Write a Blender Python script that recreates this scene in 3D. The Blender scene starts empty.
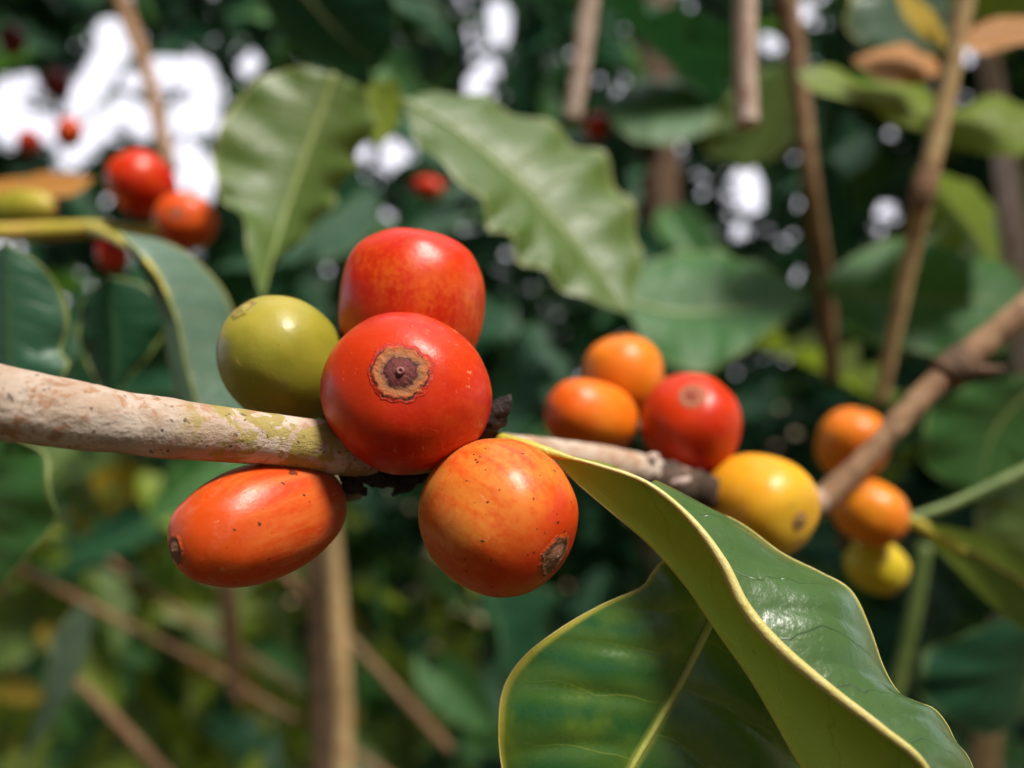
import bpy, bmesh, math, random
from mathutils import Vector, Matrix, noise

random.seed(11)
rnd = random.Random(5)
scn = bpy.context.scene
COL = scn.collection
FPX = 740.0            # focal length in pixels of the 1024 px wide frame
CAM = Vector((0.0, 0.0, 1.30))
SUN = Vector((0.32, -0.36, 0.87)).normalized()   # towards the sun


def P(px, py, d):
    """world point seen at pixel (px, py) at depth d metres"""
    return CAM + Vector(((px - 512) / FPX * d, d, (384 - py) / FPX * d))


def proj(p):
    q = p - CAM
    if q.y < 0.01:
        return None
    return (512 + q.x / q.y * FPX, 384 - q.z / q.y * FPX)


# ------------------------------------------------------------------ object helpers
def link(name, me, mats, parent=None, origin=None):
    o = bpy.data.objects.new(name, me)
    COL.objects.link(o)
    for m in (mats if isinstance(mats, (list, tuple)) else [mats]):
        me.materials.append(m)
    if origin is not None:
        o.location = origin
    if parent:
        o.parent = parent
        o.matrix_parent_inverse = Matrix.Identity(4)
    return o


def tag(o, label, cat, group=None, kind=None):
    if label:
        o["label"] = label
    if cat:
        o["category"] = cat
    if group:
        o["group"] = group
    if kind:
        o["kind"] = kind
    return o


def mesh(name, verts, faces, uvs=None, mi=None, smooth=True):
    me = bpy.data.meshes.new(name)
    me.from_pydata([tuple(v) for v in verts], [], faces)
    if uvs is not None:
        ul = me.uv_layers.new(name="UVMap")
        for lp in me.loops:
            ul.data[lp.index].uv = uvs[lp.vertex_index]
    if mi is not None:
        for p, m in zip(me.polygons, mi):
            p.material_index = m
    if smooth:
        for p in me.polygons:
            p.use_smooth = True
    me.update()
    return me


def spline(pts, n):
    """Catmull-Rom through pts (tuples of any size), n samples, by chord length"""
    pts = [tuple(float(c) for c in p) for p in pts]
    k = len(pts)
    t = [0.0]
    for a, b in zip(pts, pts[1:]):
        t.append(t[-1] + max(1e-9, math.dist(a, b)) ** 0.5)
    # resample evenly by length using a dense pass
    dense = []
    for i in range(k - 1):
        p0 = pts[i - 1] if i > 0 else tuple(2 * a - b for a, b in zip(pts[0], pts[1]))
        p3 = pts[i + 2] if i + 2 < k else tuple(2 * a - b for a, b in zip(pts[-1], pts[-2]))
        p1, p2 = pts[i], pts[i + 1]
        for j in range(12):
            s = j / 12
            dense.append(tuple(0.5 * (2 * b + (c - a) * s + (2 * a - 5 * b + 4 * c - d) * s * s + (3 * b - a - 3 * c + d) * s ** 3)
                               for a, b, c, d in zip(p0, p1, p2, p3)))
    dense.append(pts[-1])
    L = [0.0]
    for a, b in zip(dense, dense[1:]):
        L.append(L[-1] + math.dist(a, b))
    out, j = [], 0
    for i in range(n):
        s = L[-1] * i / (n - 1)
        while j < len(L) - 2 and L[j + 1] < s:
            j += 1
        f = (s - L[j]) / max(1e-12, L[j + 1] - L[j])
        out.append(tuple(a + (b - a) * f for a, b in zip(dense[j], dense[j + 1])))
    return out


def tube_geo(path, radii, seg=12, bump=0.0, bfreq=300.0, cap=True, seed=0.0, flat=1.0):
    """verts, faces, uvs of a tube along path (Vectors)"""
    V, F, U = [], [], []
    n = len(path)
    up = Vector((0.13, 0.97, 0.2)).normalized()
    for i in range(n):
        a = path[max(0, i - 1)]
        b = path[min(n - 1, i + 1)]
        t = (b - a).normalized()
        x = up - t * up.dot(t)
        x.normalize()
        y = t.cross(x)
        up = x
        for k in range(seg + 1):
            an = 2 * math.pi * k / seg
            r = radii[i]
            kk = k % seg
            an2 = 2 * math.pi * kk / seg
            dirv = x * math.cos(an2) * flat + y * math.sin(an2)
            p = path[i] + dirv * r
            if bump:
                q = p * bfreq + Vector((seed, seed * 1.7, 0))
                p = path[i] + dirv * r * (1 + bump * (noise.noise(q) + 0.5 * noise.noise(q * 2.3)))
            V.append(p)
            U.append((i / (n - 1), k / seg))
    w = seg + 1
    for i in range(n - 1):
        for k in range(seg):
            F.append((i * w + k, i * w + k + 1, (i + 1) * w + k + 1, (i + 1) * w + k))
    if cap:
        for i in (0, n - 1):
            c = len(V)
            V.append(path[i].copy())
            U.append((i / (n - 1), 0.5))
            for k in range(seg):
                f = (i * w + k, i * w + k + 1, c)
                F.append(f if i else f[::-1])
    return V, F, U


def tube(name, pts, mat, parent=None, seg=12, n=None, **kw):
    """pts: (px, py, depth, radius_px); origin at the first point"""
    n = n or max(8, len(pts) * 8)
    sp = spline([(p[0], p[1], p[2] * 2000, p[3]) for p in pts], n)
    path = [P(s[0], s[1], s[2] / 2000) for s in sp]
    rad = [max(1e-5, s[3] / FPX * s[2] / 2000) for s in sp]
    V, F, U = tube_geo(path, rad, seg=seg, **kw)
    base = parent.matrix_world.translation if parent else path[0]
    org = Vector(parent["_o"]) if parent and "_o" in parent else (Vector((0, 0, 0)) if parent else path[0])
    o = link(name, mesh(name, [v - org for v in V], F, U), mat, parent, None if parent else org)
    if not parent:
        ORG[o.name] = org
    return o


ORG = {}


# ------------------------------------------------------------------ materials
class NT:
    def __init__(self, name):
        self.m = bpy.data.materials.new(name)
        self.m.use_nodes = True
        self.t = self.m.node_tree
        self.t.nodes.clear()
        self.out = self.t.nodes.new('ShaderNodeOutputMaterial')

    def n(self, typ, **kw):
        nd = self.t.nodes.new(typ)
        ins = kw.pop('ins', {})
        for k, v in kw.items():
            setattr(nd, k, v)
        for k, v in ins.items():
            self.set(nd, k, v)
        return nd

    def set(self, nd, k, v):
        s = nd.inputs[k]
        if isinstance(v, bpy.types.NodeSocket):
            self.t.links.new(v, s)
        elif isinstance(v, bpy.types.Node):
            self.t.links.new(v.outputs[0], s)
        else:
            if s.type == 'RGBA' and len(v) == 3:
                v = (*v, 1)
            s.default_value = v

    def math(self, op, a, b=0.0, c=0.0, clamp=False):
        nd = self.n('ShaderNodeMath', operation=op, use_clamp=clamp)
        self.set(nd, 0, a); self.set(nd, 1, b); self.set(nd, 2, c)
        return nd.outputs[0]

    def mix(self, f, a, b, blend='MIX'):
        nd = self.n('ShaderNodeMix', data_type='RGBA', blend_type=blend)
        self.set(nd, 0, f); self.set(nd, 6, a); self.set(nd, 7, b)
        return nd.outputs[2]

    def ss(self, v, lo, hi, a=0.0, b=1.0):
        nd = self.n('ShaderNodeMapRange', interpolation_type='SMOOTHSTEP')
        self.set(nd, 0, v); self.set(nd, 1, lo); self.set(nd, 2, hi); self.set(nd, 3, a); self.set(nd, 4, b)
        return nd.outputs[0]

    def noise(self, vec, scale, detail=3, rough=0.55, dist=0.0):
        nd = self.n('ShaderNodeTexNoise')
        self.set(nd, 'Vector', vec)
        self.set(nd, 'Scale', scale); self.set(nd, 'Detail', detail); self.set(nd, 'Roughness', rough); self.set(nd, 'Distortion', dist)
        return nd.outputs[0]

    def vor(self, vec, scale):
        nd = self.n('ShaderNodeTexVoronoi')
        self.set(nd, 'Vector', vec); self.set(nd, 'Scale', scale)
        return nd

    def scale(self, vec, s):
        nd = self.n('ShaderNodeMapping')
        self.set(nd, 'Vector', vec)
        nd.inputs['Scale'].default_value = s
        return nd.outputs[0]

    def bump(self, h, strength, dist, normal=None):
        nd = self.n('ShaderNodeBump')
        self.set(nd, 'Height', h); self.set(nd, 'Strength', strength); self.set(nd, 'Distance', dist)
        if normal is not None:
            self.set(nd, 'Normal', normal)
        return nd.outputs[0]

    def principled(self, base, rough, normal=None, **kw):
        nd = self.n('ShaderNodeBsdfPrincipled')
        self.set(nd, 'Base Color', base); self.set(nd, 'Roughness', rough)
        if normal is not None:
            self.set(nd, 'Normal', normal)
        for k, v in kw.items():
            self.set(nd, k.replace('_', ' '), v)
        return nd

    def done(self, sh):
        self.t.links.new(sh.outputs[0] if isinstance(sh, bpy.types.Node) else sh, self.out.inputs[0])
        return self.m


def cherry_mat(name, c_main, c_mottle, c_scar_end, c_stalk_end, mottle=0.5, streak=0.4, speck=0.0, seed=0.0, rough=0.34,
               scar_reach=0.35, bloom=0.12, spots=0.0):
    t = NT(name)
    tc = t.n('ShaderNodeTexCoord')
    ob = tc.outputs['Object']
    mp = t.n('ShaderNodeMapping'); t.set(mp, 'Vector', ob); mp.inputs['Location'].default_value = (seed, seed * .7, seed * .3)
    v = mp.outputs[0]
    wv = t.n('ShaderNodeTexNoise'); t.set(wv, 'Vector', v); t.set(wv, 'Scale', 1500.0); t.set(wv, 'Detail', 2.0)
    vd = t.n('ShaderNodeVectorMath', operation='MULTIPLY_ADD'); t.set(vd, 0, wv.outputs['Color']); vd.inputs[1].default_value = (.0006, .0006, .0006); t.set(vd, 2, v)
    vw = vd.outputs[0]
    sx = t.n('ShaderNodeSeparateXYZ'); t.set(sx, 0, ob)
    z = t.math('MULTIPLY', sx.outputs[2], 125.0)             # about -1..1 along the axis
    big = t.noise(v, 95, 2)
    fine = t.noise(v, 1300, 4, 0.68)
    st = t.noise(t.scale(v, (1, 1, 0.14)), 700, 3, 0.6)
    f1 = t.ss(t.math('ADD', t.math('MULTIPLY', fine, 0.55), t.math('MULTIPLY', big, 0.6)), 0.48, 0.74)
    col = t.mix(t.math('MULTIPLY', f1, mottle), c_main, c_mottle)
    f2 = t.ss(t.math('ADD', t.math('MULTIPLY', st, 0.7), t.math('MULTIPLY', big, 0.35)), 0.46, 0.70)
    col = t.mix(t.math('MULTIPLY', f2, streak), col, c_mottle)
    zz = t.math('ADD', z, t.math('MULTIPLY', t.math('SUBTRACT', big, 0.5), 1.6))
    col = t.mix(t.ss(zz, 1.0 - scar_reach * 2, 1.15), col, c_scar_end)
    col = t.mix(t.ss(zz, -0.25, -1.1), col, c_stalk_end)
    if speck > 0:
        vo = t.vor(vw, 1500)
        rs = t.n('ShaderNodeSeparateColor'); t.set(rs, 0, vo.outputs['Color'])
        clump = t.noise(v, 260, 1)
        on = t.math('GREATER_THAN', t.math('ADD', rs.outputs[0], t.math('MULTIPLY', t.math('SUBTRACT', clump, 0.5), 0.5)), 1.0 - speck)
        rad = t.math('MULTIPLY', t.math('POWER', rs.outputs[1], 1.8), 0.27)
        dot = t.math('MULTIPLY', on, t.math('LESS_THAN', vo.outputs['Distance'], rad))
        col = t.mix(t.math('MULTIPLY', dot, 0.85), col, (0.03, 0.015, 0.01))
    if spots > 0:
        vo2 = t.vor(vw, 330)
        r2 = t.n('ShaderNodeSeparateColor'); t.set(r2, 0, vo2.outputs['Color'])
        on2 = t.math('GREATER_THAN', r2.outputs[2], 1.0 - spots)
        d2 = t.math('ADD', vo2.outputs['Distance'], t.math('MULTIPLY', t.math('SUBTRACT', fine, 0.5), 0.35))
        col = t.mix(t.math('MULTIPLY', on2, t.ss(d2, 0.20, 0.12, 0.0, 0.8)), col, (0.05, 0.018, 0.01))
    # waxy bloom: paler, greyish patches
    bl = t.ss(t.noise(v, 190, 5, 0.7), 0.55, 0.8, 0.0, bloom)
    col = t.mix(bl, col, (0.75, 0.42, 0.30))
    rg = t.math('ADD', rough, t.math('MULTIPLY', t.math('SUBTRACT', t.noise(v, 420, 4, 0.7), 0.5), 0.22))
    dust = t.ss(t.noise(v, 1400, 5, 0.75), 0.52, 0.72)
    rg = t.math('ADD', rg, t.math('MULTIPLY', dust, 0.14))
    col = t.mix(t.math('MULTIPLY', dust, 0.10), col, c_mottle)
    scr = t.ss(t.noise(t.scale(v, (1, 1, 0.05)), 1900, 2, 0.5, 0.4), 0.66, 0.72)
    scr = t.math('MULTIPLY', scr, t.ss(t.noise(v, 150, 1), 0.5, 0.62))
    col = t.mix(t.math('MULTIPLY', scr, 0.35), col, (0.70, 0.40, 0.22))
    nm = t.bump(t.math('ADD', t.math('MULTIPLY', fine, 0.5), t.math('MULTIPLY', big, 1.0)), 0.13, 0.0005)
    nm = t.bump(t.noise(t.scale(v, (1, 1, 0.3)), 3000, 2), 0.07, 0.0002, nm)
    pr = t.principled(col, rg, nm, Subsurface_Weight=0.18, Subsurface_Scale=0.0015, Specular_IOR_Level=0.28)
    pr.inputs['Subsurface Radius'].default_value = (1.0, 0.35, 0.15)
    return t.done(pr)


def scar_mat(name, ramp, bump=0.6, edge=(0.5, 0.03, 0.005), line=0.85):
    """ramp: list of (radius 0..1, colour); edge: the skin colour the scar fades into"""
    t = NT(name)
    tc = t.n('ShaderNodeTexCoord')
    uv = tc.outputs['UV']
    ob = tc.outputs['Object']
    s = t.n('ShaderNodeSeparateXYZ'); t.set(s, 0, uv)
    nz = t.noise(ob, 1300, 4, 0.65)
    r0 = s.outputs[0]
    r = t.math('ADD', r0, t.math('MULTIPLY', t.math('SUBTRACT', nz, 0.5), 0.34))
    cr = t.n('ShaderNodeValToRGB')
    el = cr.color_ramp.elements
    while len(el) > 1:
        el.remove(el[-1])
    el[0].position = ramp[0][0]; el[0].color = (*ramp[0][1], 1)
    for p, c in ramp[1:]:
        e = el.new(p); e.color = (*c, 1)
    t.set(cr, 0, r)
    col = t.mix(t.ss(t.noise(ob, 3200, 3), 0.52, 0.75, 0, 0.35), cr.outputs[0], (0.06, 0.025, 0.015))
    skin = t.ss(r, 0.70, 0.90)
    col = t.mix(skin, col, edge)
    dl = t.ss(t.math('ABSOLUTE', t.math('SUBTRACT', r, 0.80)), 0.055, 0.015)
    dl = t.math('MULTIPLY', dl, t.ss(t.noise(ob, 1100, 2), 0.44, 0.56))
    col = t.mix(t.math('MULTIPLY', dl, line), col, (0.07, 0.025, 0.015))
    nm = t.bump(t.noise(ob, 2600, 4, 0.7), bump, 0.0004)
    rg = t.ss(skin, 0.0, 1.0, 0.7, 0.4)
    return t.done(t.principled(col, rg, nm, Specular_IOR_Level=0.3))


def leaf_mat(name, top, mott, vein, margin, rough=0.35, transl=0.25, tcol=None, nveins=9, kv=1.3, retic=0.12, mscale=90, vein_w=0.10, vein_f=0.6,
             margin_f=0.8, wrinkle=0.3, midw=0.05, spec=0.5, yellow=0.0, mott_lo=0.5, mott_hi=0.75, specks=0.0, coat=0.0, margin_w=0.04):
    t = NT(name)
    tc = t.n('ShaderNodeTexCoord')
    ob = tc.outputs['Object']
    s = t.n('ShaderNodeSeparateXYZ'); t.set(s, 0, tc.outputs['UV'])
    u, v = s.outputs[0], s.outputs[1]
    tt = t.math('ABSOLUTE', t.math('SUBTRACT', t.math('MULTIPLY', v, 2.0), 1.0))
    side = t.math('GREATER_THAN', v, 0.5)
    nz = t.noise(ob, mscale * 1.4, 2)
    wob = t.math('MULTIPLY', t.math('SUBTRACT', nz, 0.5), 0.9)
    ph = t.math('SUBTRACT', t.math('MULTIPLY', u, float(nveins)), t.math('MULTIPLY', t.math('POWER', tt, 1.25), kv))
    ph = t.math('ADD', ph, t.math('MULTIPLY', side, 0.43))
    ph = t.math('ADD', ph, wob)
    fr = t.math('FRACT', t.math('ADD', ph, 10.0))
    d = t.math('MULTIPLY', t.math('ABSOLUTE', t.math('SUBTRACT', fr, 0.5)), 2.0)     # 1 on a vein
    vm = t.ss(d, 1.0 - vein_w, 1.0)
    vm = t.math('MULTIPLY', vm, t.ss(tt, 0.95, 0.4))
    big = t.noise(ob, mscale, 4, 0.6)
    col = t.mix(t.ss(big, mott_lo, mott_hi), top, mott)
    lamina = t.ss(d, 0.0, 0.8)
    col = t.mix(t.math('MULTIPLY', lamina, 0.25), col, mott)
    col = t.mix(t.math('MULTIPLY', vm, vein_f), col, vein)
    ret = t.vor(ob, mscale * 11)
    ret.feature = 'DISTANCE_TO_EDGE'
    rl = t.ss(ret.outputs['Distance'], 0.09, 0.0)
    col = t.mix(t.math('MULTIPLY', rl, retic), col, vein)
    mid = t.ss(tt, midw * 1.8, midw * 0.4)
    col = t.mix(t.math('MULTIPLY', mid, 0.8), col, vein)
    if yellow > 0:
        col = t.mix(t.math('MULTIPLY', t.ss(u, 0.22, 0.0), yellow), col, margin)
    mg = t.ss(t.math('ADD', tt, t.math('MULTIPLY', t.math('SUBTRACT', nz, 0.5), 0.05)), 1.0 - margin_w * 2, 1.0 - margin_w * 0.2)
    col = t.mix(t.math('MULTIPLY', mg, margin_f), col, margin)
    if specks > 0:
        vo = t.vor(ob, 620)
        rs = t.n('ShaderNodeSeparateColor'); t.set(rs, 0, vo.outputs['Color'])
        dot = t.math('MULTIPLY', t.math('GREATER_THAN', rs.outputs[0], 1 - specks), t.math('LESS_THAN', vo.outputs['Distance'], t.math('MULTIPLY', rs.outputs[1], 0.22)))
        col = t.mix(t.math('MULTIPLY', dot, 0.8), col, (0.05, 0.025, 0.012))
    h = t.math('ADD', t.math('MULTIPLY', vm, -0.6), t.math('MULTIPLY', t.noise(ob, mscale * 4, 3), 0.5))
    h = t.math('ADD', h, t.math('MULTIPLY', rl, -retic))
    nm = t.bump(h, wrinkle, 0.0012)
    nm = t.bump(t.noise(ob, mscale * 14, 3, 0.6), wrinkle * 0.5, 0.0002, nm)
    rg = t.math('ADD', rough, t.math('MULTIPLY', t.math('SUBTRACT', t.noise(ob, mscale * 3, 4, .7), 0.5), 0.25))
    pr = t.principled(col, rg, nm, Specular_IOR_Level=spec)
    if coat:
        pr.inputs['Coat Weight'].default_value = coat
        pr.inputs['Coat Roughness'].default_value = 0.34
    if transl > 0:
        tr = t.n('ShaderNodeBsdfTranslucent')
        t.set(tr, 'Color', t.mix(0.65, col, tcol or (0.35, 0.5, 0.03)))
        t.set(tr, 'Normal', nm)
        mx = t.n('ShaderNodeMixShader')
        t.set(mx, 0, transl); t.set(mx, 1, pr.outputs[0]); t.set(mx, 2, tr.outputs[0])
        return t.done(mx)
    return t.done(pr)


def bark_mat(name, c1, c2, c3, lichen=None, lu=(0.0, 1.0), dark=(0.05, 0.03, 0.02), sc=300.0, rough=0.8, specks=0.2, band=0.0):
    t = NT(name)
    tc = t.n('ShaderNodeTexCoord')
    ob = tc.outputs['Object']
    s = t.n('ShaderNodeSeparateXYZ'); t.set(s, 0, tc.outputs['UV'])
    u = s.outputs[0]
    n1 = t.noise(ob, sc * 0.6, 4, 0.6)
    n2 = t.noise(ob, sc * 1.3, 5, 0.7, 0.6)
    n3 = t.noise(ob, sc * 5, 4, 0.7)
    ln = t.noise(t.scale(ob, (0.25, 0.6, 1.0)), sc * 3.0, 4, 0.65)
    col = t.mix(t.ss(n1, 0.42, 0.62), c1, c2)
    col = t.mix(t.ss(n2, 0.52, 0.60), col, c3)
    col = t.mix(t.ss(ln, 0.52, 0.72, 0, 0.45), col, tuple(c * 0.5 for c in c1))
    if lichen:
        wn = t.ss(u, lu[0], lu[0] + 0.04)
        wn = t.math('MULTIPLY', wn, t.ss(u, lu[1], lu[1] - 0.04))
        lm = t.ss(t.noise(ob, sc * 0.85, 5, 0.62, 0.9), 0.5, 0.535)
        col = t.mix(t.math('MULTIPLY', lm, t.math('MULTIPLY', wn, 0.9)), col, lichen)
    if specks > 0:
        vd = t.n('ShaderNodeVectorMath', operation='MULTIPLY_ADD'); wn2 = t.n('ShaderNodeTexNoise'); t.set(wn2, 'Vector', ob); t.set(wn2, 'Scale', sc * 6)
        t.set(vd, 0, wn2.outputs['Color']); vd.inputs[1].default_value = (.25 / sc,) * 3; t.set(vd, 2, ob)
        vo = t.vor(vd.outputs[0], sc * 9)
        rs = t.n('ShaderNodeSeparateColor'); t.set(rs, 0, vo.outputs['Color'])
        dot = t.math('MULTIPLY', t.math('GREATER_THAN', rs.outputs[0], 1 - specks), t.math('LESS_THAN', vo.outputs['Distance'], t.math('MULTIPLY', t.math('POWER', rs.outputs[1], 2.0), 0.42)))
        col = t.mix(t.math('MULTIPLY', dot, 0.75), col, dark)
    nm = t.bump(t.math('ADD', t.math('ADD', n2, t.math('MULTIPLY', n3, 0.5)), t.math('MULTIPLY', ln, 0.8)), 0.55, 0.0007)
    return t.done(t.principled(col, rough, nm, Specular_IOR_Level=0.3))


def simple_mat(name, c1, c2, sc=400, rough=0.6, bump=0.5, bd=0.0006):
    t = NT(name)
    ob = t.n('ShaderNodeTexCoord').outputs['Object']
    n1 = t.noise(ob, sc, 4, 0.65)
    col = t.mix(t.ss(n1, 0.38, 0.65), c1, c2)
    nm = t.bump(t.noise(ob, sc * 2, 4, 0.7), bump, bd)
    return t.done(t.principled(col, rough, nm))


M = {}
M['red'] = cherry_mat('cherry_red', (0.46, 0.010, 0.002), (0.66, 0.08, 0.008), (0.58, 0.035, 0.004), (0.34, 0.005, 0.002), mottle=0.55, streak=0.30, seed=.31, bloom=0.06)
M['scarlet'] = cherry_mat('cherry_scarlet', (0.53, 0.016, 0.003), (0.72, 0.17, 0.015), (0.58, 0.022, 0.004), (0.64, 0.13, 0.012), mottle=0.55, streak=0.2, seed=.17, speck=0.03)
M['orange_red'] = cherry_mat('cherry_orange_red', (0.60, 0.055, 0.006), (0.66, 0.16, 0.03), (0.62, 0.07, 0.006), (0.50, 0.12, 0.06), mottle=0.45, streak=0.75, seed=.53, speck=0.34, spots=0.16, bloom=0.25)
M['orange'] = cherry_mat('cherry_orange', (0.68, 0.20, 0.028), (0.62, 0.050, 0.004), (0.63, 0.040, 0.004), (0.68, 0.29, 0.07), mottle=0.75, streak=0.75, seed=.71, speck=0.55, spots=0.05, bloom=0.15, scar_reach=0.36)
M['green'] = cherry_mat('cherry_green', (0.25, 0.235, 0.022), (0.33, 0.29, 0.032), (0.38, 0.31, 0.045), (0.21, 0.205, 0.024), mottle=0.4, streak=0.5, seed=.91, speck=0.05, bloom=0.05, rough=0.34)
M['amber'] = cherry_mat('cherry_amber', (0.74, 0.25, 0.012), (0.70, 0.15, 0.008), (0.72, 0.17, 0.010), (0.74, 0.26, 0.014), mottle=0.6, streak=0.3, seed=.43)
M['tangerine'] = cherry_mat('cherry_tangerine', (0.70, 0.14, 0.006), (0.74, 0.22, 0.010), (0.68, 0.07, 0.006), (0.72, 0.17, 0.010), mottle=0.6, streak=0.3, seed=.63)
M['yellow'] = cherry_mat('cherry_yellow', (0.76, 0.36, 0.018), (0.72, 0.25, 0.012), (0.66, 0.38, 0.025), (0.74, 0.26, 0.012), mottle=0.55, streak=0.4, seed=.23, speck=0.02)
M['lemon'] = cherry_mat('cherry_lemon', (0.58, 0.42, 0.02), (0.50, 0.42, 0.03), (0.60, 0.42, 0.02), (0.46, 0.40, 0.03), seed=.83)
M['dark_red'] = cherry_mat('cherry_dark_red', (0.14, 0.012, 0.010), (0.20, 0.02, 0.01), (0.14, 0.012, 0.010), (0.10, 0.01, 0.01), seed=.13)

TAN, BRN, DKB, PUR = (0.42, 0.20, 0.085), (0.15, 0.055, 0.025), (0.045, 0.018, 0.012), (0.14, 0.022, 0.022)
M['scar_big'] = scar_mat('scar_tan_ring', [(0.0, (0.20, 0.05, 0.045)), (0.38, (0.15, 0.03, 0.028)), (0.44, (0.06, 0.018, 0.015)), (0.50, (0.30, 0.115, 0.055)), (0.62, (0.44, 0.16, 0.06)), (0.76, (0.50, 0.12, 0.03))],
                         0.6, (0.50, 0.022, 0.004), 1.0)
M['scar_brown'] = scar_mat('scar_brown', [(0.0, (0.26, 0.11, 0.055)), (0.35, (0.32, 0.14, 0.07)), (0.55, (0.18, 0.075, 0.04)), (0.70, (0.28, 0.11, 0.045))], 0.9, (0.62, 0.075, 0.008), 0.9)
M['scar_pale'] = scar_mat('scar_pale', [(0.0, (0.38, 0.32, 0.08)), (0.50, (0.36, 0.28, 0.06)), (0.66, (0.28, 0.18, 0.05))], 0.4, (0.31, 0.27, 0.03), 0.75)
M['scar_soft'] = scar_mat('scar_soft', [(0.0, (0.22, 0.06, 0.03)), (0.35, (0.35, 0.05, 0.02)), (0.6, (0.34, 0.14, 0.07))], 0.4, (0.55, 0.06, 0.01), 0.5)
M['scar_tan'] = scar_mat('scar_tan', [(0.0, (0.24, 0.12, 0.04)), (0.5, (0.36, 0.20, 0.06)), (0.7, (0.32, 0.16, 0.05))], 0.4, (0.72, 0.33, 0.018), 0.5)
M['scar_amber'] = scar_mat('scar_amber', [(0.0, (0.24, 0.09, 0.03)), (0.5, (0.40, 0.14, 0.04)), (0.7, (0.44, 0.16, 0.03))], 0.4, (0.72, 0.20, 0.01), 0.4)
M['nub'] = simple_mat('style_nub_skin', (0.22, 0.06, 0.055), (0.38, 0.16, 0.13), 900, 0.4)
M['nub_dry'] = simple_mat('style_nub_dry', (0.10, 0.04, 0.02), (0.22, 0.10, 0.05), 900, 0.7)
M['nub_pale'] = simple_mat('style_nub_pale', (0.36, 0.30, 0.08), (0.24, 0.15, 0.05), 900, 0.7)
M['stalk'] = simple_mat('cherry_stalk', (0.16, 0.12, 0.04), (0.09, 0.05, 0.025), 500, 0.7)
M['crust'] = simple_mat('dried_crust', (0.012, 0.009, 0.008), (0.05, 0.035, 0.028), 900, 0.85, 1.0, 0.001)

M['bark_main'] = bark_mat('bark_pale', (0.43, 0.305, 0.22), (0.54, 0.44, 0.36), (0.38, 0.21, 0.12), (0.32, 0.25, 0.06), (0.30, 0.50), sc=230, specks=0.30)
M['bark_grey'] = bark_mat('bark_greyish', (0.42, 0.31, 0.24), (0.50, 0.40, 0.34), (0.32, 0.21, 0.15), sc=240)
M['bark_brown'] = bark_mat('bark_brown', (0.23, 0.125, 0.065), (0.31, 0.19, 0.10), (0.12, 0.06, 0.03), sc=220)
M['bark_tan'] = bark_mat('bark_tan', (0.44, 0.29, 0.13), (0.50, 0.36, 0.18), (0.32, 0.18, 0.08), sc=150)
M['bark_pink'] = bark_mat('bark_pink', (0.50, 0.36, 0.29), (0.58, 0.44, 0.38), (0.40, 0.25, 0.18), sc=150)
M['bark_dark'] = bark_mat('bark_dark', (0.10, 0.06, 0.035), (0.16, 0.09, 0.05), (0.06, 0.035, 0.02), sc=120)
M['node_bark'] = bark_mat('bark_node', (0.055, 0.034, 0.022), (0.10, 0.06, 0.04), (0.035, 0.028, 0.02), sc=300)
M['stem_green'] = simple_mat('green_stem', (0.10, 0.16, 0.03), (0.16, 0.22, 0.05), 150, 0.5)
M['stem_yellow'] = simple_mat('yellow_stem', (0.45, 0.36, 0.04), (0.55, 0.38, 0.08), 150, 0.5)
M['petiole'] = simple_mat('yellow_petiole', (0.44, 0.40, 0.05), (0.52, 0.42, 0.06), 350, 0.4)
M['midrib_pale'] = simple_mat('pale_midrib', (0.60, 0.50, 0.18), (0.52, 0.45, 0.11), 350, 0.38, 0.3)
M['midrib_lime'] = simple_mat('lime_midrib', (0.46, 0.45, 0.12), (0.36, 0.40, 0.08), 350, 0.35, 0.3)
M['midrib_green'] = simple_mat('green_midrib', (0.20, 0.26, 0.06), (0.26, 0.30, 0.09), 250, 0.4, 0.3)
M['midrib_brown'] = simple_mat('brown_midrib', (0.30, 0.17, 0.05), (0.24, 0.12, 0.04), 250, 0.6, 0.3)

YM = (0.50, 0.42, 0.05)
M['leaf_gloss'] = leaf_mat('leaf_gloss', (0.060, 0.125, 0.034), (0.085, 0.160, 0.040), (0.025, 0.055, 0.018), YM, retic=0.0, rough=0.31, spec=0.7, coat=0.35, transl=0.14, nveins=8, kv=1.2,
                           mscale=130, vein_w=0.05, vein_f=0.6, wrinkle=0.34, midw=0.03, yellow=0.5, specks=0.01, margin_w=0.025)
M['leaf_pale_half'] = leaf_mat('leaf_pale_half', (0.28, 0.36, 0.075), (0.33, 0.38, 0.07), (0.10, 0.13, 0.022), YM, rough=0.5, transl=0.62, tcol=(0.58, 0.70, 0.10), nveins=7, kv=1.2,
                           mscale=130, vein_w=0.07, vein_f=0.45, wrinkle=0.3, midw=0.06, yellow=0.9, specks=0.05, spec=0.35, margin_w=0.07)  # paler, more translucent colour for the left half of the folded leaf
M['leaf_deep'] = leaf_mat('leaf_deep', (0.014, 0.085, 0.018), (0.15, 0.21, 0.012), (0.28, 0.32, 0.06), YM, retic=0.03, spec=0.55, coat=0.15, rough=0.27, transl=0.14, nveins=8, kv=1.1,
                          mscale=75, vein_w=0.035, vein_f=0.45, wrinkle=0.12, midw=0.03, mott_lo=0.48, mott_hi=0.72, margin_w=0.03)
M['leaf_dark'] = leaf_mat('leaf_dark', (0.010, 0.050, 0.023), (0.018, 0.068, 0.028), (0.06, 0.12, 0.05), (0.10, 0.15, 0.05), rough=0.45, transl=0.12, mscale=22, wrinkle=0.3, tcol=(0.05, 0.20, 0.04), spec=0.14)  # leaf green darkened to paint in the deep shade of the thicket
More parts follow.
